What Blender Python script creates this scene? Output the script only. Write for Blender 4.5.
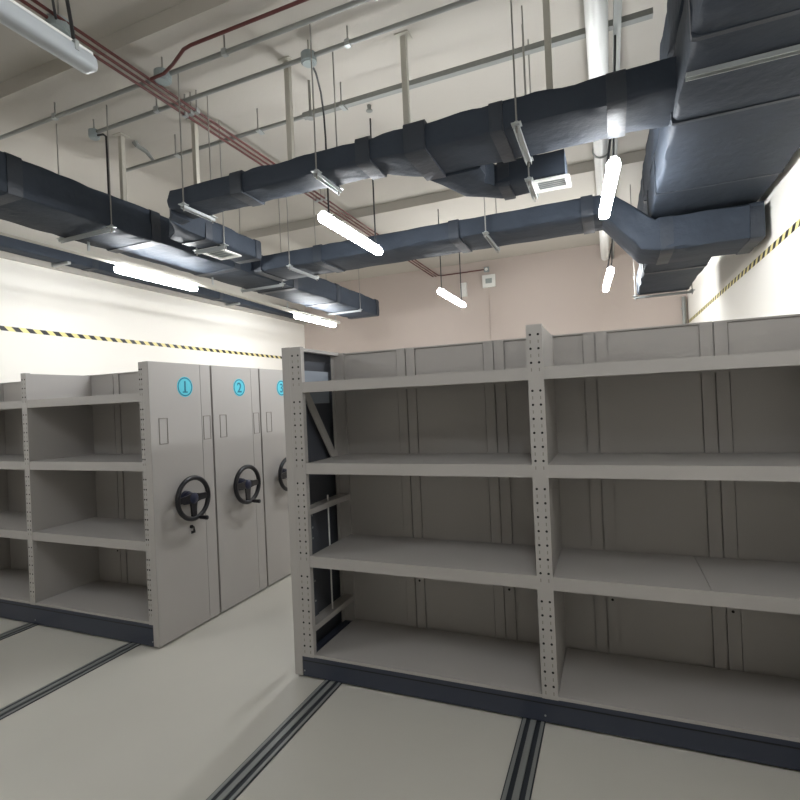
import bpy, math, random
from mathutils import Vector, Matrix
random.seed(7)
S = bpy.context.scene
C = S.collection
for o in list(bpy.data.objects):
    bpy.data.objects.remove(o, do_unlink=True)

# ------------------------------------------------------------------ camera
F_PX, YAW, PITCH, ROLL, CAM_H = 510.31, 0.390533, 0.0030043, -0.0440031, 1.7
f = Vector((-math.sin(YAW), math.cos(YAW), 0)); r = Vector((math.cos(YAW), math.sin(YAW), 0)); u = Vector((0, 0, 1))
f, u = f*math.cos(PITCH)+u*math.sin(PITCH), u*math.cos(PITCH)-f*math.sin(PITCH)
r, u = r*math.cos(ROLL)+u*math.sin(ROLL), u*math.cos(ROLL)-r*math.sin(ROLL)
cd = bpy.data.cameras.new('camera'); cam = bpy.data.objects.new('camera', cd); C.objects.link(cam)
cd.sensor_width = 36; cd.lens = F_PX/800*36; cd.clip_start = 0.02
cam.matrix_world = Matrix(((r.x, u.x, -f.x, 0), (r.y, u.y, -f.y, 0), (r.z, u.z, -f.z, CAM_H), (0, 0, 0, 1)))
S.camera = cam

# ------------------------------------------------------------------ world, exposure, lamp power
w = bpy.data.worlds.new('world'); S.world = w; w.use_nodes = True
w.node_tree.nodes['Background'].inputs[0].default_value = (0.8, 0.85, 1, 1)
w.node_tree.nodes['Background'].inputs[1].default_value = 0.02
vs = S.view_settings
vs.view_transform = 'Standard'; vs.look = 'None'; vs.gamma = 1; vs.use_curve_mapping = False
vs.exposure = 1.5
LAMP_POWER = 30.0

# ------------------------------------------------------------------ materials
def srgb(r_, g, b):
    return tuple(((c/255)/12.92 if c/255 <= .04045 else ((c/255+.055)/1.055)**2.4) for c in (r_, g, b))+(1,)
MATS = {}
def mat(name, col, rough=.5, metal=0., noise=0., scale=8., bump=0., bscale=60., spec=.5, emit=0.):
    m = bpy.data.materials.new(name); m.use_nodes = True
    nt = m.node_tree; b = nt.nodes['Principled BSDF']
    b.inputs['Base Color'].default_value = col
    b.inputs['Roughness'].default_value = rough; b.inputs['Metallic'].default_value = metal
    b.inputs['Specular IOR Level'].default_value = spec
    tc = nt.nodes.new('ShaderNodeTexCoord')
    if noise:
        n = nt.nodes.new('ShaderNodeTexNoise'); n.inputs['Scale'].default_value = scale; n.inputs['Detail'].default_value = 5
        mx = nt.nodes.new('ShaderNodeMix'); mx.data_type = 'RGBA'
        mx.inputs['A'].default_value = tuple(c*(1-noise) for c in col[:3])+(1,)
        mx.inputs['B'].default_value = tuple(min(1, c*(1+noise)) for c in col[:3])+(1,)
        nt.links.new(tc.outputs['Object'], n.inputs['Vector']); nt.links.new(n.outputs['Fac'], mx.inputs['Factor'])
        nt.links.new(mx.outputs['Result'], b.inputs['Base Color'])
    if bump:
        n2 = nt.nodes.new('ShaderNodeTexNoise'); n2.inputs['Scale'].default_value = bscale; n2.inputs['Detail'].default_value = 3
        bp = nt.nodes.new('ShaderNodeBump'); bp.inputs['Strength'].default_value = bump; bp.inputs['Distance'].default_value = .01
        nt.links.new(tc.outputs['Object'], n2.inputs['Vector']); nt.links.new(n2.outputs['Fac'], bp.inputs['Height'])
        nt.links.new(bp.outputs['Normal'], b.inputs['Normal'])
    if emit:
        b.inputs['Emission Color'].default_value = (.95, .977, 1, 1); b.inputs['Emission Strength'].default_value = emit
    MATS[name] = m
    return m
mat('wall_paint', srgb(241, 237, 229), .75, noise=.025, scale=1.5, bump=.05, bscale=40)
mat('back_paint', srgb(192, 179, 171), .75, noise=.03, scale=1.2, bump=.05, bscale=40)
mat('concrete', srgb(186, 181, 172), .85, noise=.05, scale=2.2, bump=.12, bscale=25)
mat('floor_epoxy', srgb(193, 190, 181), .32, noise=.05, scale=1.6, bump=.02, bscale=12, spec=.4)
mat('grey_steel', srgb(171, 167, 163), .42, noise=.02, scale=3, bump=.015, bscale=120)
mat('dark_base', srgb(54, 59, 73), .34)
mat('black', (.008, .008, .009, 1), .45)
mat('wheel_plastic', srgb(20, 20, 26), .35)
mat('hub_blue', srgb(30, 36, 62), .35)
mat('hole', (.012, .012, .012, 1), .9)
mat('sticker_cyan', srgb(88, 196, 214), .45)
mat('sticker_teal', srgb(20, 112, 138), .45)
mat('frame_line', srgb(128, 124, 117), .5)
mat('duct_foam', srgb(50, 57, 67), .68, noise=.18, scale=5, bump=.6, bscale=14, spec=.28)
mat('duct_tape', srgb(44, 50, 59), .5, noise=.1, scale=9, bump=.25, bscale=30, spec=.5)
mat('galvanised', srgb(176, 180, 180), .4, metal=.55, noise=.06, scale=20)
mat('conduit_grey', srgb(140, 142, 138), .45, metal=.25)
mat('rod_steel', srgb(150, 148, 142), .45, metal=.4)
mat('pale_tube', srgb(186, 182, 170), .5)
mat('red_pipe', srgb(90, 44, 42), .45)
mat('white_plastic', srgb(232, 232, 228), .4)
mat('pvc_white', srgb(238, 238, 234), .35)
mat('cable_black', srgb(30, 31, 34), .5)
mat('box_grey', srgb(150, 160, 160), .5)
mat('lit_tube', (1, 1, 1, 1), .4, emit=LAMP_POWER)
mat('off_tube', srgb(176, 181, 185), .35)
mat("shade_grey", srgb(78, 81, 88), .5)  # steel grey darkened to carry the shade inside the end panel
mat('film', srgb(150, 158, 168), .25)
mat('rail_steel', srgb(150, 152, 150), .35, metal=.4)
mat('rail_dark', srgb(44, 48, 54), .45)
mat('sign_grey', srgb(150, 158, 156), .6)

def tape_mat():
    m = bpy.data.materials.new('hazard_tape'); m.use_nodes = True; nt = m.node_tree; b = nt.nodes['Principled BSDF']
    b.inputs['Roughness'].default_value = .45
    tc = nt.nodes.new('ShaderNodeTexCoord'); sx = nt.nodes.new('ShaderNodeSeparateXYZ')
    a = nt.nodes.new('ShaderNodeMath'); a.operation = 'ADD'
    d = nt.nodes.new('ShaderNodeMath'); d.operation = 'DIVIDE'; d.inputs[1].default_value = .15
    fr = nt.nodes.new('ShaderNodeMath'); fr.operation = 'FRACT'
    gt = nt.nodes.new('ShaderNodeMath'); gt.operation = 'GREATER_THAN'; gt.inputs[1].default_value = .5
    mx = nt.nodes.new('ShaderNodeMix'); mx.data_type = 'RGBA'
    mx.inputs['A'].default_value = (.012, .012, .012, 1); mx.inputs['B'].default_value = srgb(234, 222, 152)
    L = nt.links.new
    L(tc.outputs['Object'], sx.inputs[0]); L(sx.outputs['Y'], a.inputs[0]); L(sx.outputs['Z'], a.inputs[1])
    L(a.outputs[0], d.inputs[0]); L(d.outputs[0], fr.inputs[0]); L(fr.outputs[0], gt.inputs[0])
    L(gt.outputs[0], mx.inputs['Factor']); L(mx.outputs['Result'], b.inputs['Base Color'])
    MATS['hazard_tape'] = m
tape_mat()

# ------------------------------------------------------------------ mesh helpers
class MB:
    def __init__(self): self.v = []; self.f = []
    def box(self, x0, x1, y0, y1, z0, z1):
        x0, x1 = sorted((x0, x1)); y0, y1 = sorted((y0, y1)); z0, z1 = sorted((z0, z1))
        n = len(self.v)
        self.v += [(x, y, z) for z in (z0, z1) for (x, y) in ((x0, y0), (x1, y0), (x1, y1), (x0, y1))]
        self.f += [tuple(n+i for i in q) for q in ((3, 2, 1, 0), (4, 5, 6, 7), (0, 1, 5, 4), (1, 2, 6, 5), (2, 3, 7, 6), (3, 0, 4, 7))]
        return self
    def rings(self, rs, caps=True, closed=False):
        n = len(self.v); k = len(rs[0])
        for q in rs: self.v += [tuple(p) for p in q]
        m = len(rs)
        for i in range(m if closed else m-1):
            a = n+i*k; b = n+((i+1) % m)*k
            for j in range(k): self.f.append((a+j, a+(j+1) % k, b+(j+1) % k, b+j))
        if caps and not closed:
            self.f.append(tuple(n+j for j in reversed(range(k)))); self.f.append(tuple(n+(m-1)*k+j for j in range(k)))
        return self
    def tube(self, pts, rad, n=10, closed=False):
        pts = [Vector(p) for p in pts]; rs = []; m = len(pts); ref = None
        for i, p in enumerate(pts):
            if closed: t = pts[(i+1) % m]-pts[i-1]
            else: t = pts[min(i+1, m-1)]-pts[max(i-1, 0)]
            t.normalize()
            if ref is None: ref = Vector((0, 0, 1)) if abs(t.z) < .9 else Vector((1, 0, 0))
            a = (ref-t*ref.dot(t)).normalized(); ref = a; b = t.cross(a)
            rr = rad[i] if isinstance(rad, (list, tuple)) else rad
            rs.append([p+a*(rr*math.cos(2*math.pi*j/n))+b*(rr*math.sin(2*math.pi*j/n)) for j in range(n)])
        return self.rings(rs, True, closed)
    def build(self, name, m, parent=None, smooth=False, kind=None):
        me = bpy.data.meshes.new(name); o = bpy.data.objects.new(name, me); C.objects.link(o)
        if parent is not None:
            org = parent.get('_w') or (0, 0, 0); org = tuple(org); o.parent = parent; o['_w'] = org
        else:
            xs, ys, zs = zip(*self.v); org = ((min(xs)+max(xs))/2, (min(ys)+max(ys))/2, min(zs)); o.location = org; o['_w'] = org
        me.from_pydata([(a-org[0], b-org[1], c-org[2]) for a, b, c in self.v], [], self.f)
        me.materials.append(MATS[m]); me.update()
        if smooth:
            me.shade_smooth()
            try: me.set_sharp_from_angle(angle=math.radians(40))
            except Exception: pass
        if kind: o['kind'] = kind
        return o
def thing(name, label, cat, loc, group=None):
    o = bpy.data.objects.new(name, None); C.objects.link(o); o.location = loc; o['_w'] = tuple(loc); o.empty_display_size = .1
    return tag(o, label, cat, group)
def tag(o, label, cat, group=None):
    o['label'] = label; o['category'] = cat
    if group: o['group'] = group
    return o
def struct(name, mb, m):
    o = mb.build(name, m); o['kind'] = 'structure'; return o
def box(*a): return MB().box(*a)
def cyl(p0, p1, rad, n=12): return MB().tube([p0, p1], rad, n)
def dup(root, dy):
    c = root.copy(); C.objects.link(c); c.location.y += dy; wv = list(root['_w']); wv[1] += dy; c['_w'] = wv
    for ch in list(root.children):
        if ch.get('skip'): continue
        d = ch.copy(); C.objects.link(d); d.parent = c
        for g in ch.children:
            e = g.copy(); C.objects.link(e); e.parent = d
    return c

# ------------------------------------------------------------------ the room
XL, XR, YB, YF = -6.09, 1.235, 9.5, -3.6
CE, CR = 4.27, 4.39            # beam soffit, slab between the beams
T = .15
def ceil_z(y): return CE if (2.6 <= y <= 3.62 or y >= 6.35 or -1.2 <= y <= -.2) else CR
struct('floor', box(XL-T, XR+T, YF-T, YB+T, -.1, 0), 'floor_epoxy')
struct('wall_left', box(XL-T, XL, YF-T, YB+T, 0, CR), 'wall_paint')
struct('wall_right', box(XR, XR+T, YF-T, YB+T, 0, CR), 'wall_paint')
struct('wall_back', box(XL, XR, YB, YB+T, 0, CR), 'back_paint')
struct('wall_front', box(XL, XR, YF-T, YF, 0, CR), 'wall_paint')
cl = struct('ceiling', box(XL-T, XR+T, YF-T, YB+T, CR, CR+.1), 'concrete')
for (y0, y1) in ((-1.2, -.2), (2.6, 3.62), (6.35, YB)):
    box(XL, XR, y0, y1, CE, CR).build('beam', 'concrete', cl)
tb = box(XL, XL+.06, YF, YB, 3.46, CE)
tr = struct('trim_1', tb, 'concrete')

# ------------------------------------------------------------------ floor rails
def rail(xc, label):
    t = thing('floor_rail', label, 'rail', (xc, 3.5, 0), 'floor rails under the mobile shelving')
    box(xc-.06, xc+.06, -.6, 7.2, 0.0005, .004).build('bed_plate', 'rail_dark', t)
    for s_ in (-1, 1):
        box(xc+s_*.046-.008, xc+s_*.046+.008, -.6, 7.2, .004, .007).build('edge_strip', 'rail_steel', t)
    box(xc-.014, xc+.014, -.6, 7.2, .004, .010).build('steel_bar', 'rail_steel', t)
rail(-3.32, 'steel floor rail running under the shelving beside the numbered end panels')
rail(-4.47, 'steel floor rail under the numbered shelving below its perforated divider post')
rail(-5.6, 'steel floor rail under the numbered shelving close to the left wall')
rail(-1.64, 'steel floor rail under the wide open shelving beside its end panel')
rail(-.44, 'steel floor rail under the wide open shelving below its middle post')
rail(.76, 'steel floor rail under the wide open shelving nearest the right wall')

# ------------------------------------------------------------------ mobile shelving
D = .61
SH = [(1.782, 1.846), (1.276, 1.342), (.697, .765), (.135, .152)]
def shelf_unit(xp, d, cols, y0, label, seams, baseh, mech, joint=None):
    X = lambda s: xp+d*s
    end = cols[-1][1]
    t = thing('mobile_shelf_unit', label, 'shelving', (X(end/2), y0+D/2, 0), None)
    def b(s0, s1, ya, yb, z0, z1, mb=None):
        return (mb or MB()).box(X(s0), X(s1), y0+ya, y0+yb, z0, z1)
    # base beam and undercarriage
    m = b(.056, end, .004, .05, .012, baseh); b(.056, end, .52, .565, .012, baseh, m); b(.056, .10, .05, .52, .012, baseh, m); b(end-.05, end, .05, .52, .012, baseh, m)
    bs = m.build('base_beam', 'dark_base', t)
    b(.06, end-.01, .0025, .004, baseh-.03, baseh-.024).build('groove', 'black', bs)
    for s in [c[0]+.012 for c in cols]:
        cyl((X(s), y0+.004, .045), (X(s), y0+.001, .045), .005, 8).build('bolt', 'galvanised', bs)
    # end panel: a folded sheet, wide leaf and narrow leaf with a joint between
    m = b(0, .004, 0, .498, .014, 2.07); b(0, .055, 0, .004, .014, 2.07, m); b(.004, .055, .004, .498, 2.066, 2.07, m); b(.051, .055, .004, .03, .014, 2.066, m)
    m.build('end_panel', 'grey_steel', t)
    m = b(0, .004, .502, D, .014, 2.07); b(.004, .055, D-.004, D, .014, 2.07, m); b(.004, .055, .502, D-.004, 2.066, 2.07, m)
    m.build('end_panel_leaf', 'grey_steel', t)
    b(.010, .014, .01, D-.006, .02, 2.06).build('shade_sheet', 'shade_grey', t)  # added dark sheet, its colour stands in for shade behind the panel
    # uprights
    for i, (s0, s1) in enumerate(cols):
        up = b(s0, s1, 0, .035, baseh, 2.068).build('upright', 'grey_steel', t)
        h = MB(); h2 = MB(); c = (s0+s1)/2; off = min(.021, (s1-s0)*.25); z = 2.015
        while z > baseh+.05:
            if not any(a-.03 < z < b_+.004 for a, b_ in SH[:3]):
                for e in (-1, 1):
                    cyl_p = (X(c+e*off), y0-.0008, z)
                    h.tube([cyl_p, (cyl_p[0], y0+.0005, z)], .0066, 8)
                    h2.box(X(c+e*off)-.0025, X(c+e*off)+.0025, y0-.0008, y0+.0005, z-.045, z-.028)
            z -= .0725
        h.build('punched_holes', 'hole', up, kind='stuff'); h2.build('punched_slots', 'frame_line', up, kind='stuff')
        b(s0, s1, D-.06, D-.03, baseh, 2.068).build('upright', 'grey_steel', t)
        if i > 0:
            m = b(s0+.002, s0+.008, .035, D-.06, baseh, 2.062)
            b(s1-.008, s1-.002, .035, D-.06, baseh, 2.062, m); b(s0+.008, s1-.008, .035, D-.06, 2.05, 2.056, m)
            m.build('divider_panel', 'grey_steel', t)
    # shelves
    for i in range(len(cols)-1):
        a0, a1 = cols[i][1], cols[i+1][0]
        for k, (z0, z1) in enumerate(SH[:3]+[(baseh, baseh+.018)]):
            if joint is not None and i == 1 and k == 2: cuts = [(a0, joint-.0025), (joint+.0025, a1)]
            else: cuts = [(a0, a1)]
            m = MB()
            for p, q in cuts: b(p, q, .008, D-.062, z1-.006, z1, m)
            if len(cuts) > 1: b(joint-.03, joint+.03, .03, D-.067, z1-.010, z1-.006, m)
            lip = z0 if k < 3 else baseh+.001
            b(a0-.001, a1+.001, .003, .008, lip, z1, m)
            if k < 3:
                b(a0, a1, .008, .03, z0, z0+.004, m); b(a0, a1, D-.067, D-.062, z0, z1-.006, m)
            m.build('shelf', 'grey_steel', t)
    # back panels: sheets with raised folded edges, touching at the seams
    for p, q in zip(seams[:-1], seams[1:]):
        p, q = sorted((abs(p-xp), abs(q-xp)))
        g = .004
        m = b(p, q, D-.030, D-.027, baseh, 2.066); b(p+.071, q-.071, D-.039, D-.030, baseh, 2.05, m)
        for e0, e1 in ((p+g, p+.066), (q-.066, q-g)):
            b(e0, e1, D-.048, D-.030, baseh, 2.066, m)
        b(p+.066, q-.066, D-.048, D-.030, 2.056, 2.066, m)
        bp_ = m.build('back_panel', 'grey_steel', t)
        for ss, zz in ((p+.033, .47), (q-.033, .52)):
            cyl((X(ss), y0+D-.048, zz), (X(ss), y0+D-.0495, zz), .008, 8).build('rivet', 'hole', bp_)
    # steering wheel
    yc, zc, xw = y0+.297, 1.032, X(-.08)
    pts = [(xw, yc+.155*math.cos(a), zc+.155*math.sin(a)) for a in [2*math.pi*i/40 for i in range(40)]]
    wh = MB().tube(pts, .0185, 10, closed=True).build('steering_wheel', 'wheel_plastic', t, smooth=True)
    m = MB().tube([(X(-.001), yc, zc), (X(-.03), yc, zc), (X(-.032), yc, zc), (X(-.088), yc, zc), (X(-.098), yc, zc)], [.055, .05, .042, .042, .028], 20)
    m.build('hub', 'hub_blue', wh, smooth=True)
    for ang in (0, math.pi, -math.pi/2):
        cy_, cz_ = math.cos(ang), math.sin(ang); rr = []
        for dd, hw in ((.02, .036), (.07, .026), (.15, .021)):
            px_, pz_ = yc+cy_*dd, zc+cz_*dd
            rr.append([(X(-.070), px_-cz_*hw, pz_+cy_*hw), (X(-.070), px_+cz_*hw, pz_-cy_*hw), (X(-.088), px_+cz_*hw, pz_-cy_*hw), (X(-.088), px_-cz_*hw, pz_+cy_*hw)])
        MB().rings(rr).build('spoke', 'wheel_plastic', wh)
    MB().tube([(X(-.075), yc+.035, zc-.152), (X(-.10), yc+.035, zc-.152), (X(-.11), yc+.035, zc-.152), (X(-.175), yc+.035, zc-.152), (X(-.18), yc+.035, zc-.152)], [.012, .010, .015, .017, .010], 12).build('crank_knob', 'wheel_plastic', wh, smooth=True)
    # label frames
    for ya, yb in ((.075, .155), (.515, .595)):
        m = MB(); z0, z1, k = 1.462, 1.655, .005
        b(-.004, 0, ya, ya+k, z0, z1, m); b(-.004, 0, yb-k, yb, z0, z1, m); b(-.004, 0, ya, yb, z0, z0+k, m); b(-.004, 0, ya, yb, z1-k, z1, m)
        m.build('label_frame', 'frame_line', t)
    if mech:  # inside of the end panel seen through the open end
        b(.060, .064, .10, .455, 1.712, 1.93).build('film_window', 'film', t)
        m = MB(); hw = .038
        m.rings([[(X(.066), y0+ya-hw, z), (X(.066), y0+ya+hw, z), (X(.078), y0+ya+hw, z), (X(.078), y0+ya-hw, z)] for ya, z in ((.10, 1.84), (.52, 1.27))])
        m.build('diagonal_brace', 'grey_steel', t)
        for z in (1.045, .315):
            m = b(.056, .14, .035, D-.06, z, z+.006); b(.132, .14, .035, D-.06, z-.03, z, m); m.build('cross_rail', 'grey_steel', t)
        cyl((X(.11), y0+.30, .30), (X(.11), y0+.30, 1.09), .0055, 8).build('drive_rod', 'white_plastic', t)
        fb = b(.06, .066, .13, .20, .30, 1.06).build('punched_bar', 'shade_grey', t)
        for z in (.98, .90, .83, .70, .55, .42):
            cyl((X(.0655), y0+.165, z), (X(.0685), y0+.165, z), .007, 8).build('rivet', 'galvanised', fb)
        b(.056, .062, D-.10, D-.062, .02, 2.06).build('rear_stile', 'grey_steel', t)
        m = b(.056, .10, .035, D-.03, 2.05, 2.07); m.build('top_rail', 'grey_steel', t)
    return t

def number_sticker(t, xp, y0, ch):
    yc, zc, x = y0+.338, 1.888, xp
    def disc(x0, x1, ro, n=36):
        m = MB(); m.rings([[(xx, yc+ro*math.cos(2*math.pi*i/n), zc+ro*math.sin(2*math.pi*i/n)) for i in range(n)] for xx in (x0, x1)]); return m
    s = disc(x, x+.0012, .079).build('number_sticker', 'sticker_cyan', t); s['skip'] = 1
    m = MB(); n = 36; rs = []
    for ro, xx in ((.073, x+.0012), (.073, x+.0020), (.064, x+.0020), (.064, x+.0012)):
        rs.append([(xx, yc+ro*math.cos(2*math.pi*i/n), zc+ro*math.sin(2*math.pi*i/n)) for i in range(n)])
    m.rings(rs, caps=False).build('printed_ring', 'sticker_teal', s)
    cu = bpy.data.curves.new('digit', 'FONT'); cu.body = ch; cu.size = .125; cu.align_x = 'CENTER'; cu.align_y = 'CENTER'; cu.extrude = .0006; cu.offset = .0015
    to = bpy.data.objects.new('tmp_text', cu); C.objects.link(to)
    dg = bpy.context.evaluated_depsgraph_get(); me = bpy.data.meshes.new_from_object(to.evaluated_get(dg))
    bpy.data.objects.remove(to, do_unlink=True)
    o = bpy.data.objects.new('digit', me); C.objects.link(o); o.parent = s
    org = s['_w']
    xs = [v.co.x for v in me.vertices]; ys = [v.co.y for v in me.vertices]; cx, cy = (min(xs)+max(xs))/2, (min(ys)+max(ys))/2
    for v in me.vertices:                       # text plane (x right, y up) -> panel plane, read from the aisle
        a, bb, c = v.co.x-cx, v.co.y-cy, v.co.z
        v.co = (x+.0019+c-org[0], yc+a-org[1], zc+bb-org[2])
    me.materials.clear(); me.materials.append(MATS['sticker_teal'])
    if ch == '1': box(x+.0013, x+.0025, yc-.024, yc+.024, zc-.046, zc-.036).build('digit_foot', 'sticker_teal', s)

PXL = -3.055
colsL = [(.056, .095), (1.358, 1.422), (2.66, 2.724)]
u1 = shelf_unit(PXL, -1, colsL, 2.70, 'grey mobile shelving unit with blue number 1 sticker and black hand wheel', [-3.12, -3.51, -4.12, -4.73, -5.34, -5.775], .168, False)
u2 = dup(u1, .63); u2['label'] = 'grey mobile shelving unit with blue number 2 sticker, behind unit 1'
u3 = dup(u1, 1.26); u3['label'] = 'grey mobile shelving unit with blue number 3 sticker, partly hidden behind a shelf upright'
for i, q in enumerate((u1, u2, u3)):
    q['group'] = 'numbered mobile shelving units'
    number_sticker(q, PXL, 2.70+.63*i, str(i+1))
# key lock on the first unit only
kk = MB().tube([(PXL, 3.04, .80), (PXL+.012, 3.04, .80)], .014, 14).build('key_lock', 'wheel_plastic', u1)
MB().tube([(PXL+.012, 3.04, .80), (PXL+.03, 3.04, .80), (PXL+.032, 3.04, .775), (PXL+.032, 3.04, .755)], [.005, .005, .007, .004], 8).build('key', 'wheel_plastic', kk)
box(PXL+.02, PXL+.024, 3.02, 3.06, .75, .77).build('key_tag', 'wheel_plastic', kk)
PXR = -1.905
colsR = [(.056, .14), (1.515, 1.595), (2.97, 3.05)]
r1 = shelf_unit(PXR, 1, colsR, 2.70, 'wide open grey shelving unit with perforated posts and empty shelves near the right wall', [-1.84, -1.29, -.68, -.07, .54, 1.14], .135, True, joint=2.30)

r2 = dup(r1, .63); r2['label'] = 'grey shelving unit pushed up directly behind the wide open one'
r3 = dup(r1, 1.26); r3['label'] = 'grey shelving unit, third in the block behind the wide open one'
for q in (r1, r2, r3): q['group'] = 'shelving units beside the right wall'
# ------------------------------------------------------------------ hazard tapes
tag(box(XL+.0005, XL+.002, -1.0, YB-.01, 2.665, 2.715).build('hazard_tape', 'hazard_tape'), 'yellow and black striped tape along the left white wall', 'tape', 'hazard tapes on the walls')
tag(box(XR-.002, XR-.0005, 1.0, YB-.01, 2.768, 2.816).build('hazard_tape', 'hazard_tape'), 'yellow and black striped tape along the right white wall below big duct', 'tape', 'hazard tapes on the walls')

# ------------------------------------------------------------------ ducts (black insulated, lumpy rounded boxes)
def smooth_noise(seed):
    rn = random.Random(seed); ph = [(rn.uniform(2, 9), rn.uniform(0, 6.28), rn.uniform(.3, 1)) for _ in range(5)]
    return lambda x: sum(a*math.sin(k*x+p) for k, p, a in ph)/2.2
def duct_mesh(path, step=.07, rad=.022, lump=.006, seed=1):
    """path: list of (center, side vector half, up vector half); straight between entries"""
    ns = [smooth_noise(seed*10+i) for i in range(12)]
    st = []
    for (c0, s0, u0), (c1, s1, u1_) in zip(path[:-1], path[1:]):
        c0, c1 = Vector(c0), Vector(c1); n = max(1, int((c1-c0).length/step))
        for i in range(n):
            k = i/n; st.append((c0.lerp(c1, k), Vector(s0).lerp(Vector(s1), k), Vector(u0).lerp(Vector(u1_), k)))
    st.append(tuple(Vector(x) for x in path[-1]))
    rs = []; dist = 0
    for i, (c, s, up) in enumerate(st):
        if i: dist += (c-st[i-1][0]).length
        sl, ul = s.length, up.length; sn, un = s.normalized(), up.normalized(); ring = []
        prof = []
        for qi, (a, b_) in enumerate(((1, 1), (-1, 1), (-1, -1), (1, -1))):
            a0 = qi*math.pi/2
            for k in range(3):
                an = a0+k*math.pi/4
                prof.append((a*(sl-rad)+rad*math.cos(an), b_*(ul-rad)+rad*math.sin(an)))
            na, nb = ((-1, 1), (-1, -1), (1, -1), (1, 1))[qi]
            for k in (.33, .67):
                p0 = (a*(sl-rad)+rad*math.cos(a0+math.pi/2), b_*(ul-rad)+rad*math.sin(a0+math.pi/2))
                p1 = (na*(sl-rad)+rad*math.cos(a0+math.pi/2), nb*(ul-rad)+rad*math.sin(a0+math.pi/2))
                prof.append((p0[0]+(p1[0]-p0[0])*k, p0[1]+(p1[1]-p0[1])*k))
        for j, (x, y) in enumerate(prof):
            w_ = 1+(lump*ns[j % 12](dist*2.2))/max(sl, ul)
            ring.append(c+sn*(x*w_)+un*(y*w_))
        rs.append(ring)
    return MB().rings(rs)
def duct(label, path, bands=(), seed=1, lump=.009, rad=.022, parts=()):
    c0 = path[0][0]
    t = thing('air_duct', label, 'duct', (c0[0], c0[1], c0[2]-.1))
    duct_mesh(path, seed=seed, lump=lump, rad=rad).build('duct_body', 'duct_foam', t, smooth=True)
    for (c, s, up, half, grow) in bands:
        c = Vector(c); s = Vector(s); up = Vector(up); ax = s.cross(up).normalized()
        gs = s*(1+grow/s.length); gu = up*(1+grow/up.length)
        duct_mesh([(c-ax*half, gs, gu), (c+ax*half, gs, gu)], seed=seed+3, lump=.003, step=.04).build('tape_band', 'duct_tape', t, smooth=True)
    return t
def run_y(x0, x1, z0, z1, y0, y1):
    s, up = ((x1-x0)/2, 0, 0), (0, 0, (z1-z0)/2); x, z = (x0+x1)/2, (z0+z1)/2
    return [((x, y0, z), s, up), ((x, y1, z), s, up)]
def band_y(x0, x1, z0, z1, y, half=.05, grow=.008):
    return ((((x0+x1)/2), y, (z0+z1)/2), ((x1-x0)/2, 0, 0), (0, 0, (z1-z0)/2), half, grow)
def run_x(y0, y1, z0, z1, x0, x1):
    s, up = (0, (y1-y0)/2, 0), (0, 0, (z1-z0)/2); y, z = (y0+y1)/2, (z0+z1)/2
    return [((x0, y, z), s, up), ((x1, y, z), s, up)]
def band_x(y0, y1, z0, z1, x, half=.05, grow=.008):
    return ((x, (y0+y1)/2, (z0+z1)/2), (0, (y1-y0)/2, 0), (0, 0, (z1-z0)/2), half, grow)

# long duct beside the left wall
A = (-4.37, -3.79, 3.262, 3.54)
dA = duct('long black insulated duct running lengthwise above the numbered shelving', run_y(*A, -1.5, 8.4),
     [band_y(*A, y) for y in (1.1, 2.3, 3.5, 4.6, 5.75, 6.9, 8.33)], seed=1)
# cross duct with the wide part at the right
B1 = (3.0, 3.26, 3.272, 3.418); B2 = (3.0, 3.43, 3.262, 3.425)
pB = run_x(*B1, -3.02, -1.35) + run_x(*B2, -1.12, .40)
pB[0] = ((-3.14, 3.13, 3.345), (0, .10, 0), (0, 0, .05)); pB.insert(1, ((-3.09, 3.13, 3.345), (0, .13, 0), (0, 0, .073)))
duct('black insulated cross duct widening towards the big wall duct, above the open shelving', pB,
     [band_x(*B1, -2.45, .05, .012), band_x(*B1, -1.42, .05, .014), band_x(*B2, -1.06, .07, .016), band_x(*B2, -.55, .04, .01), band_x(*B2, .1, .05, .006)], seed=2)
# short branch from the left end of the cross duct
G = (-3.50, -3.22, 3.205, 3.385)
dG = duct('short black duct branch with a square ceiling grille, beside the long duct', 
     [((-3.10, 3.13, 3.31), (0, .11, 0), (0, 0, .07)), ((-3.24, 3.17, 3.30), (-.07, .10, 0), (0, 0, .085)), ((-3.34, 3.32, 3.295), (-.13, .03, 0), (0, 0, .09)), ((-3.36, 3.5, 3.295), (-.14, 0, 0), (0, 0, .09)), ((-3.36, 4.28, 3.295), (-.14, 0, 0), (0, 0, .09))],
     [band_y(*G, 3.55, .04), band_y(*G, 4.24, .04)], seed=3)
# far cross duct from the long duct to the big duct, dropping at its right end
Cd = (4.85, 5.38, 3.275, 3.45)
s, up = (0, .265, 0), (0, 0, .0875)
duct('far black cross duct that drops into the low duct at the right wall',
     [((-3.80, 5.115, 3.3625), s, up), ((.0, 5.115, 3.3625), s, up), ((.06, 5.115, 3.345), s, (.045, 0, .085)), ((.36, 5.115, 3.03), s, (.06, 0, .12)), ((.44, 5.115, 3.02), s, (.0, 0, .14)), ((1.19, 5.115, 3.02), s, (0, 0, .14))],
     [band_x(*Cd, x, .05, .01) for x in (-3.70, -2.9, -1.35, -.12)]+[band_x(4.85, 5.38, 2.88, 3.16, x, .05, .006) for x in (.5, 1.14)], seed=4)
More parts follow.
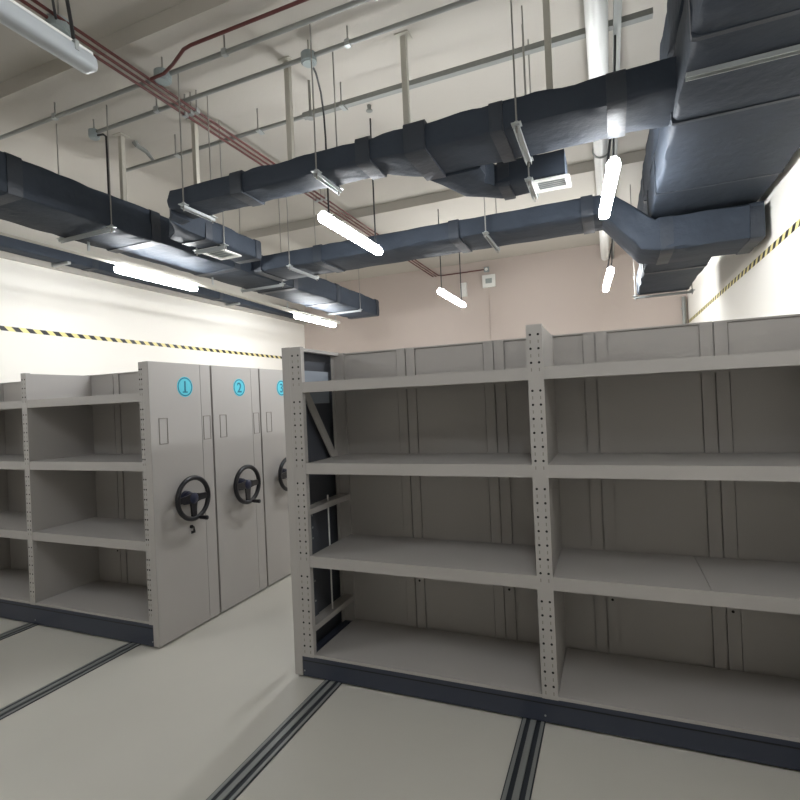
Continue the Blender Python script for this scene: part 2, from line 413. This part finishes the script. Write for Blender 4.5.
# branch behind the cross duct with grille
Dd = (3.68, 3.95, 3.215, 3.385)
dD = duct('short black duct branch with a white grille behind the cross duct',
     [((-.93, 3.42, 3.33), (.19, 0, 0), (0, 0, .08)), ((-.90, 3.50, 3.32), (.17, 0, 0), (0, 0, .085)), ((-.85, 3.68, 3.30), (.10, -.10, 0), (0, 0, .085)), ((-.70, 3.81, 3.30), (0, -.135, 0), (0, 0, .085)), ((-.22, 3.81, 3.30), (0, -.135, 0), (0, 0, .085))],
     [band_x(*Dd, -.64, .04, .012)], seed=5)
# big duct by the right wall, upper duct and low rear duct
E_ = (.39, 1.195, 3.20, 3.52)
duct('broad black insulated duct hugging the right wall with taped seams', run_y(*E_, -1.6, 5.22),
     [band_y(*E_, y, .014, .005) for y in (.4, 1.5, 2.53, 3.28, 4.39, 5.18)], seed=6, lump=.007, rad=.03)
duct('black insulated duct stacked above the broad duct at the right wall', run_y(.39, 1.12, 3.56, 3.885, -1.6, 7.4),
     [band_y(.39, 1.12, 3.56, 3.885, y, .035, .006) for y in (.8, 2.2, 3.9, 5.6, 7.3)], seed=7)
H_ = (.37, .93, 2.90, 3.16)
duct('low black duct behind the broad duct, running towards the back wall', run_y(*H_, 5.36, 7.08),
     [band_y(*H_, y, .035, .006) for y in (5.8, 7.02)], seed=8)
# dark pipe run along the left wall
K = (-5.98, -5.78, 3.50, 3.655)
duct('slim dark insulated duct close along the left wall', run_y(*K, -2.0, 9.3), [band_y(*K, y, .04, .006) for y in (2.2, 4.4, 6.6, 8.8)], seed=9, lump=.003)
for y in (1.2, 4.05, 7.0):
    m = MB().box(XL+.06, K[1]+.03, y-.02, y+.02, 3.47, 3.498).box(XL+.06, XL+.07, y-.02, y+.02, 3.35+.12, 3.66)
    tag(m.build('wall_bracket', 'galvanised'), 'small steel wall bracket carrying the slim dark duct', 'bracket', 'brackets of the slim dark duct')

# grilles: frames with slats, hanging below the branch ends
def grille(xc, yc, z, w_, l, label):
    t = thing('air_grille', label, 'vent', (xc, yc, z))
    m = MB().box(xc-w_, xc+w_, yc-l, yc-l+.03, z, z+.014).box(xc-w_, xc+w_, yc+l-.03, yc+l, z, z+.014).box(xc-w_, xc-w_+.03, yc-l+.03, yc+l-.03, z, z+.014).box(xc+w_-.03, xc+w_, yc-l+.03, yc+l-.03, z, z+.014)
    m.build('frame', 'white_plastic', t)
    n = 5
    for i in range(n):
        y = yc-l+.03+(2*l-.06)*(i+.5)/n
        a = .016
        MB().rings([[(x, y-a, z+.002), (x, y-a+.004, z+.002), (x, y+a+.004, z+.013), (x, y+a, z+.013)] for x in (xc-w_+.03, xc+w_-.03)]).build('slat', 'white_plastic', t)
    box(xc-w_+.01, xc+w_-.01, yc-l+.01, yc+l-.01, z+.014, z+.018).build('back_plate', 'box_grey', t)
grille(-3.40, 3.88, 3.186, .125, .17, 'white square air grille under the branch beside the long duct')
grille(-.32, 3.80, 3.196, .125, .11, 'white air grille under the branch behind the cross duct')

# ------------------------------------------------------------------ duct hangers
def hanger(p0, p1, zb, label, tops=None, ext=.022, rods=(1, 1), grp='steel duct hangers'):
    """bar from p0 to p1 (xy) right under a duct, a threaded rod at each end up to the ceiling"""
    a, b_ = Vector((p0[0], p0[1], 0)), Vector((p1[0], p1[1], 0)); d = (b_-a).normalized(); n = Vector((-d.y, d.x, 0))
    a2, b2 = a-d*ext, b_+d*ext
    t = thing('duct_hanger', label, 'hanger', ((a.x+b_.x)/2, (a.y+b_.y)/2, zb-.035), grp)
    def bar(o0, o1, za, zc):
        return [[(q+n*o0+Vector((0, 0, za))), (q+n*o1+Vector((0, 0, za))), (q+n*o1+Vector((0, 0, zc))), (q+n*o0+Vector((0, 0, zc)))] for q in (a2-d*.012, b2+d*.012)]
    m = MB(); m.rings(bar(-.018, .018, zb-.018, zb-.014)); m.rings(bar(-.018, -.014, zb-.038, zb-.018)); m.rings(bar(.014, .018, zb-.038, zb-.018))
    m.build('channel_bar', 'galvanised', t)
    for q, on in ((a2, rods[0]), (b2, rods[1])):
        if not on: continue
        MB().tube([(q.x, q.y, zb-.055), (q.x, q.y, ceil_z(q.y))], .005, 8).build('threaded_rod', 'rod_steel', t)
        box(q.x-.028, q.x+.028, q.y-.028, q.y+.028, zb-.01, zb-.004).build('washer_plate', 'galvanised', t)
        cyl((q.x, q.y, zb-.004), (q.x, q.y, zb+.01), .013, 6).build('nut', 'galvanised', t)
def hy(x, duct_, label): hanger((x, duct_[0]), (x, duct_[1]), duct_[2], label)     # for ducts along X
def hx(y, duct_, label, **k): hanger((duct_[0], y), (duct_[1], y), duct_[2], label, **k)
LB = 'trapeze hanger with threaded rods under the '
hy(-2.93, B1, LB+'end of the cross duct by the grille branch')
hy(-1.76, B1, LB+'narrow part of the cross duct')
hy(-.43, B2, LB+'wide part of the cross duct')
for y, q in ((1.1, 'long duct where it passes the unlit lamp'), (3.03, 'long duct beside the drop cable'), (5.42, 'long duct past the far cross duct'), (7.6, 'far end of the long duct')): hx(y, A, LB+q)
hy(-3.25, Cd, LB+'far cross duct beside the long duct')
hy(-1.03, Cd, LB+'middle of the far cross duct')
hy(-.46, Dd, LB+'branch behind the cross duct')
hx(3.72, G, LB+'short branch beside the long duct')
hanger((.42, 2.78), (1.19, 2.78), 3.205, 'bare steel channel bar under the broad duct at the right wall', ext=.012, rods=(0, 0))
hanger((.37, 7.0), (.93, 7.0), 2.885, LB+'low duct towards the back wall', ext=.03)

# ------------------------------------------------------------------ lamps
def lamp(x, y0, y1, z, label, lit=True, cords=(), dx=0):
    g = 'batten lamps hung below the ducts'
    t = thing('batten_lamp', label, 'lamp', (x, (y0+y1)/2, z-.04), g)
    hw, hh = .039, .035
    xa = lambda y: x+dx*((y-y0)/(y1-y0)-.5)
    m = MB(); m.rings([[(xa(y)-.022, y, z+hh-.012), (xa(y)+.022, y, z+hh-.012), (xa(y)+.018, y, z+hh+.014), (xa(y)-.018, y, z+hh+.014)] for y in (y0+.015, y1-.015)])
    m.build('housing', 'white_plastic', t)
    n = 24; rs = []
    for y, k in ((y0, .62), (y0+.012, .9), (y0+.03, 1), (y1-.03, 1), (y1-.012, .9), (y1, .62)):
        ring = []
        for i in range(n):
            c, s_ = math.cos(2*math.pi*i/n), math.sin(2*math.pi*i/n)
            c = math.copysign(abs(c)**.6, c); s_ = math.copysign(abs(s_)**.6, s_)
            ring.append((xa(y)+hw*k*c, y, z+hh*k*s_))
        rs.append(ring)
    MB().rings(rs).build('diffuser', 'lit_tube' if lit else 'off_tube', t, smooth=True)
    for y in (y0+.10, y1-.10):
        m = MB().box(xa(y)-hw-.003, xa(y)+hw+.003, y-.008, y+.008, z+hh, z+hh+.004).box(xa(y)-hw-.003, xa(y)-hw, y-.008, y+.008, z, z+hh).box(xa(y)+hw, xa(y)+hw+.003, y-.008, y+.008, z, z+hh)
        m.build('clip', 'galvanised', t)
    for (yc, top) in cords:
        pts = top if isinstance(top, list) else [(x, yc, z+.04), (x, yc, top)]
        MB().tube(pts, .0075, 8).build('cord', 'cable_black', t, smooth=True)
LM = -1.99
lamp(LM, 3.41, 4.49, 3.146, 'lit batten lamp on a black cord behind the cross duct', cords=((3.53, [(LM, 3.53, 3.186), (LM, 3.53, 3.8), (LM+.005, 3.51, 3.98), (-1.94, 3.40, 4.08), (-1.87, 3.22, 4.10), (-1.86, 3.16, 4.11)]), (4.4, CR)))
lamp(-1.93, .42, 1.50, 3.146, 'unlit white batten lamp beside the three red pipes', lit=False, cords=((1.42, [(-1.93, 1.42, 3.186), (-1.96, 1.43, 3.30), (-2.1, 1.5, 3.62), (-2.5, 1.7, 4.0), (-2.98, 2.08, 4.09)]), (.5, CR)))
lamp(-4.27, 3.46, 4.47, 3.075, 'lit batten lamp under the long duct facing the left wall')
lamp(-4.38, 6.60, 7.80, 3.075, 'lit batten lamp under the far end of the long duct')
lamp(-2.04, 6.50, 7.72, 3.146, 'lit batten lamp hanging before the back wall boxes', cords=((6.6, CE), (7.6, CE)))
lamp(.05, 3.47, 4.47, 3.13, 'lit batten lamp hanging below the white drain pipe', dx=-.07, cords=((3.57, [(.045, 3.57, 3.17), (.10, 3.57, 3.5), (.125, 3.57, 3.975)]), (4.37, [(.045, 4.37, 3.19), (.10, 4.37, 3.5), (.125, 4.37, 3.975)])))
lamp(.035, 6.55, 7.78, 3.146, 'lit batten lamp beside the low duct near the back wall', dx=-.07, cords=((6.65, [(.035, 6.65, 3.19), (.10, 6.65, 3.5), (.125, 6.65, 3.975)]), (7.68, [(.035, 7.68, 3.19), (.10, 7.68, 3.5), (.125, 7.68, 3.975)])))
lamp(.045, .35, 1.42, 3.146, 'lit batten lamp above the aisle before the open shelving', cords=((.45, [(.045, .45, 3.19), (.10, .45, 3.5), (.125, .45, 3.975)]), (1.3, [(.045, 1.3, 3.19), (.10, 1.3, 3.5), (.125, 1.3, 3.975)])))
lamp(-4.27, .35, 1.42, 3.075, 'lit batten lamp under the long duct before the numbered shelving')
# trunking that carries the lamps under the long duct
t = thing('lamp_trunking', 'pale steel trunking carrying the lamps under the long duct', 'trunking', (-4.29, 4, 3.13))
MB().rings([[(-4.315+(-.13)*k, y, 3.127), (-4.245+(-.13)*k, y, 3.127), (-4.245+(-.13)*k, y, 3.165), (-4.315+(-.13)*k, y, 3.165)] for y, k in ((.2, 0), (4.6, .0), (6.5, 1), (8.0, 1))]).build('channel', 'pale_tube', t)
for y in (.8, 2.4, 3.2, 4.75, 6.45, 7.9):
    k = 0 if y < 5 else -.13
    box(-4.285+k, -4.275+k, y-.01, y+.01, 3.165, 3.262).build('strap', 'galvanised', t)

# ------------------------------------------------------------------ pipes and conduits
def pipe(name, pts, rad, m, label, cat, group=None, n=12, clips=()):
    c = pts[0]; t = thing(name, label, cat, c, group)
    MB().tube(pts, rad, n).build('pipe_run', m, t, smooth=True)
    for p in clips:
        MB().tube([(p[0], p[1], p[2]), (p[0], p[1], ceil_z(p[1]))], .006, 6).build('clip_rod', 'rod_steel', t)
        box(p[0]-.018, p[0]+.018, p[1]-.018, p[1]+.018, p[2]-rad-.004, p[2]+rad+.006).build('clip', 'galvanised', t)
    return t
for i, x in enumerate((-3.09, -3.03, -2.97)):
    last = [(x, YB-.02, 4.1)] if i < 2 else [(x, YB-.09, 4.1), (x+.03, YB-.04, 4.1), (x+.12, YB-.02, 4.1), (-2.08, YB-.02, 4.1)]
    pipe('red_pipe', [(x, -2.5, 4.1)]+last, .0105, 'red_pipe',
         ['thin red pipe of three, the one nearest the left wall', 'thin red pipe of three, in the middle of the bundle', 'thin red pipe of three, turning along the back wall'][i], 'pipe', 'three parallel red pipes', clips=[(x, y, 4.1) for y in (1.0, 3.2, 5.2, 7.6)])
pipe('red_pipe', [(-2.96, 2.75, 4.1), (-2.83, 2.745, 4.1), (-2.70, 2.70, 4.1), (-2.52, 2.62, 4.1), (-2.45, 2.61, 4.1), (-.2, 2.61, 4.1)], .0115, 'red_pipe', 'thin red pipe branching sideways from the bundle at a grey box', 'pipe')
pipe('conduit', [(-5.7, 2.82, 4.15), (.36, 2.82, 4.15)], .0165, 'conduit_grey', 'grey steel conduit crossing beside the red branch pipe', 'conduit', clips=[(x, 2.82, 4.15) for x in (-4.1, -2.35, -1.2)])
pipe('conduit', [(-4.03, 3.125, 4.15), (.36, 3.095, 4.15)], .0165, 'conduit_grey', 'grey steel conduit feeding the cord of the lamp behind the cross duct', 'conduit', clips=[(x, 3.11, 4.15) for x in (-3.3, -1.55, -.4)])
t = pipe('conduit', [(-4.45, 3.74, 4.15), (-2.3, 3.725, 4.15)], .017, 'conduit_grey', 'grey conduit turning into flat trunking above the cross duct', 'conduit')
MB().box(-2.3, .36, 3.70, 3.75, 4.13, 4.17).build('flat_trunking', 'conduit_grey', t)
for x in (-1.92, -2.75, -3.7): MB().tube([(x, 3.69, 4.12), (x, 3.69, CR)], .006, 6).build('clip_rod', 'rod_steel', t); box(x-.02, x+.02, 3.68, 3.76, 4.12, 4.13).build('clip', 'galvanised', t)
# boxes on pipes
def jbox(p, rad, label, m='box_grey'):
    t = thing('junction_box', label, 'junction box', (p[0], p[1], p[2]-.03), 'grey round junction boxes')
    MB().tube([(p[0], p[1], p[2]-.035), (p[0], p[1], p[2]-.03), (p[0], p[1], p[2]+.03), (p[0], p[1], p[2]+.035)], [rad*.85, rad, rad, rad*.85], 16).build('box_body', m, t)
    cyl((p[0], p[1], p[2]-.04), (p[0], p[1], p[2]-.035), rad*.8, 16).build('lid', m, t)
    cyl((p[0], p[1], p[2]+.035), (p[0], p[1], ceil_z(p[1])), .006, 6).build('stem', 'rod_steel', t)
jbox((-2.90, 2.80, 4.13), .06, 'grey round junction box where red pipes cross a conduit')
jbox((-3.03, 2.13, 4.09), .07, 'grey round junction box on the red pipes by the unlit lamp')
jbox((-1.86, 3.11, 4.14), .055, 'grey round junction box over the cord of a lit lamp')
jbox((-4.05, 3.125, 4.14), .045, 'grey round junction box at the end of a conduit near the left wall')
tag(MB().tube([(-4.01, 3.125, 4.12), (-3.92, 3.11, 4.10), (-3.85, 3.08, 4.05), (-3.835, 3.07, 3.9), (-3.835, 3.07, 3.541)], .009, 8).build('drop_cable', 'cable_black', smooth=True), 'black cable dropping from a conduit end onto the long duct', 'cable')
tag(MB().tube([(-4.06, 3.55, CE), (-4.05, 3.56, 4.24), (-4.04, 3.66, 4.22), (-4.04, 3.735, 4.168)], [.03, .022, .02, .016], 8).build('flexible_conduit', 'conduit_grey', smooth=True), 'grey flexible conduit linking the ceiling to a conduit end', 'conduit')
# pale vertical tubes standing between duct and ceiling
for x, y, z0, lb in ((-4.08, 3.42, 3.541, 'pale square support tube above the long duct'), (-3.30, 3.52, 3.39, 'pale square support tube above the grille branch'), (-2.12, 3.235, 3.42, 'pale square support tube above the narrow cross duct'), (-1.24, 3.37, 3.432, 'pale square support tube where the cross duct widens'), (-.27, 3.37, 3.428, 'pale square support tube near the white drain pipe')):
    t = thing('support_tube', lb, 'support', (x, y, z0), 'pale support tubes between ducts and ceiling')
    box(x-.02, x+.02, y-.02, y+.02, z0+.006, CE-.008).build('tube', 'pale_tube', t)
    box(x-.05, x+.05, y-.05, y+.05, CE-.008, CE).build('head_plate', 'pale_tube', t)
    box(x-.04, x+.04, y-.04, y+.04, z0, z0+.006).build('foot_plate', 'pale_tube', t)
# white drain pipe, along the room, with tee and clamps
t = thing('drain_pipe', 'thick white drain pipe running along under the ceiling', 'pipe', (.02, 3, 4.03))
MB().tube([(.02, -2.5, 4.03), (.02, YB-.01, 4.03)], .068, 20).build('pipe_run', 'pvc_white', t, smooth=True)
MB().tube([(.02, 4.80, 4.03), (-.09, 4.80, 4.03), (-.1, 4.80, 4.03), (-.28, 4.80, 4.03), (-.29, 4.80, 4.03), (-.32, 4.80, 4.08), (-.33, 4.80, 4.3), (-.33, 4.80, CR)], [.068, .068, .055, .055, .055, .055, .055, .055], 16).build('tee_branch', 'pvc_white', t, smooth=True)
for y in (1.5, 3.1, 5.3, 7.4):
    cl_ = MB().tube([(.02+.074*math.cos(a), y, 4.03+.074*math.sin(a)) for a in [2*math.pi*i/24 for i in range(24)]], .009, 6, closed=True).build('clamp', 'conduit_grey', t)
    cyl((.02, y, 4.104), (.02, y, ceil_z(y)), .006, 6).build('clamp_rod', 'rod_steel', cl_)
t = thing('cable_trunking', 'grey cable trunking running beside the white drain pipe', 'trunking', (.125, 3, 3.98))
box(.115, .16, -2.5, YB-.02, 3.975, 4.02).build('channel', 'conduit_grey', t)
for y in (1.7, 3.3, 6.6): box(.13, .14, y-.01, y+.01, 4.02, ceil_z(y)).build('strap', 'galvanised', t)
# sprinklers
for x, y, z0, lb in ((-2.10, 3.50, 3.97, 'small sprinkler head on a drop pipe over the narrow cross duct'), (-1.90, 4.19, 4.33, 'round ceiling sprinkler behind the cross duct')):
    t = thing('sprinkler', lb, 'sprinkler', (x, y, z0), 'ceiling sprinklers')
    cyl((x, y, z0+.03), (x, y, ceil_z(y)), .011, 8).build('drop_pipe', 'rod_steel', t)
    MB().tube([(x, y, z0), (x, y, z0+.006), (x, y, z0+.012), (x, y, z0+.03), (x, y, z0+.05)], [.03, .03, .012, .016, .02], 12).build('head', 'conduit_grey', t)

# ------------------------------------------------------------------ back wall fittings
t = thing('wall_box', 'white square sign box on the back wall by the red pipe end', 'box', (-2.0, YB-.03, 3.80))
box(-2.12, -1.88, YB-.05, YB, 3.76, 3.99).build('box_body', 'white_plastic', t)
box(-2.06, -1.94, YB-.053, YB-.05, 3.83, 3.92).build('sign_mark', 'sign_grey', t)
t = thing('wall_box', 'narrow white upright box on the back wall behind a lit lamp', 'box', (-2.49, YB-.03, 3.66))
box(-2.55, -2.43, YB-.06, YB, 3.64, 3.90).build('box_body', 'white_plastic', t)
box(-2.535, -2.445, YB-.064, YB-.06, 3.66, 3.88).build('cover', 'white_plastic', t)
t = thing('wall_detector', 'small grey detector above the white sign box on the back wall', 'detector', (-2.03, YB-.03, 4.06))
box(-2.08, -1.99, YB-.05, YB, 4.05, 4.14).build('detector_body', 'box_grey', t)
cyl((-2.035, YB-.055, 4.095), (-2.035, YB-.05, 4.095), .03, 12).build('detector_face', 'white_plastic', t)
tag(MB().tube([(-2.02, YB-.006, 3.76), (-2.02, YB-.006, .3)], .006, 6).build('wall_cable', 'back_paint'), 'thin cable running down the back wall below the sign box', 'cable')
t = thing('corner_conduit', 'dark conduit in the corner of the back and right walls', 'conduit', (1.17, YB-.05, 0))
MB().tube([(1.17, YB-.05, 0), (1.17, YB-.05, 3.2)], .03, 10).build('pipe_run', 'conduit_grey', t, smooth=True)
for z in (1.0, 2.0, 3.0): box(1.13, 1.21, YB-.02, YB, z, z+.03).build('clip', 'galvanised', t)

for o in bpy.data.objects:
    for k in ('_w', 'skip'):
        if k in o: del o[k]
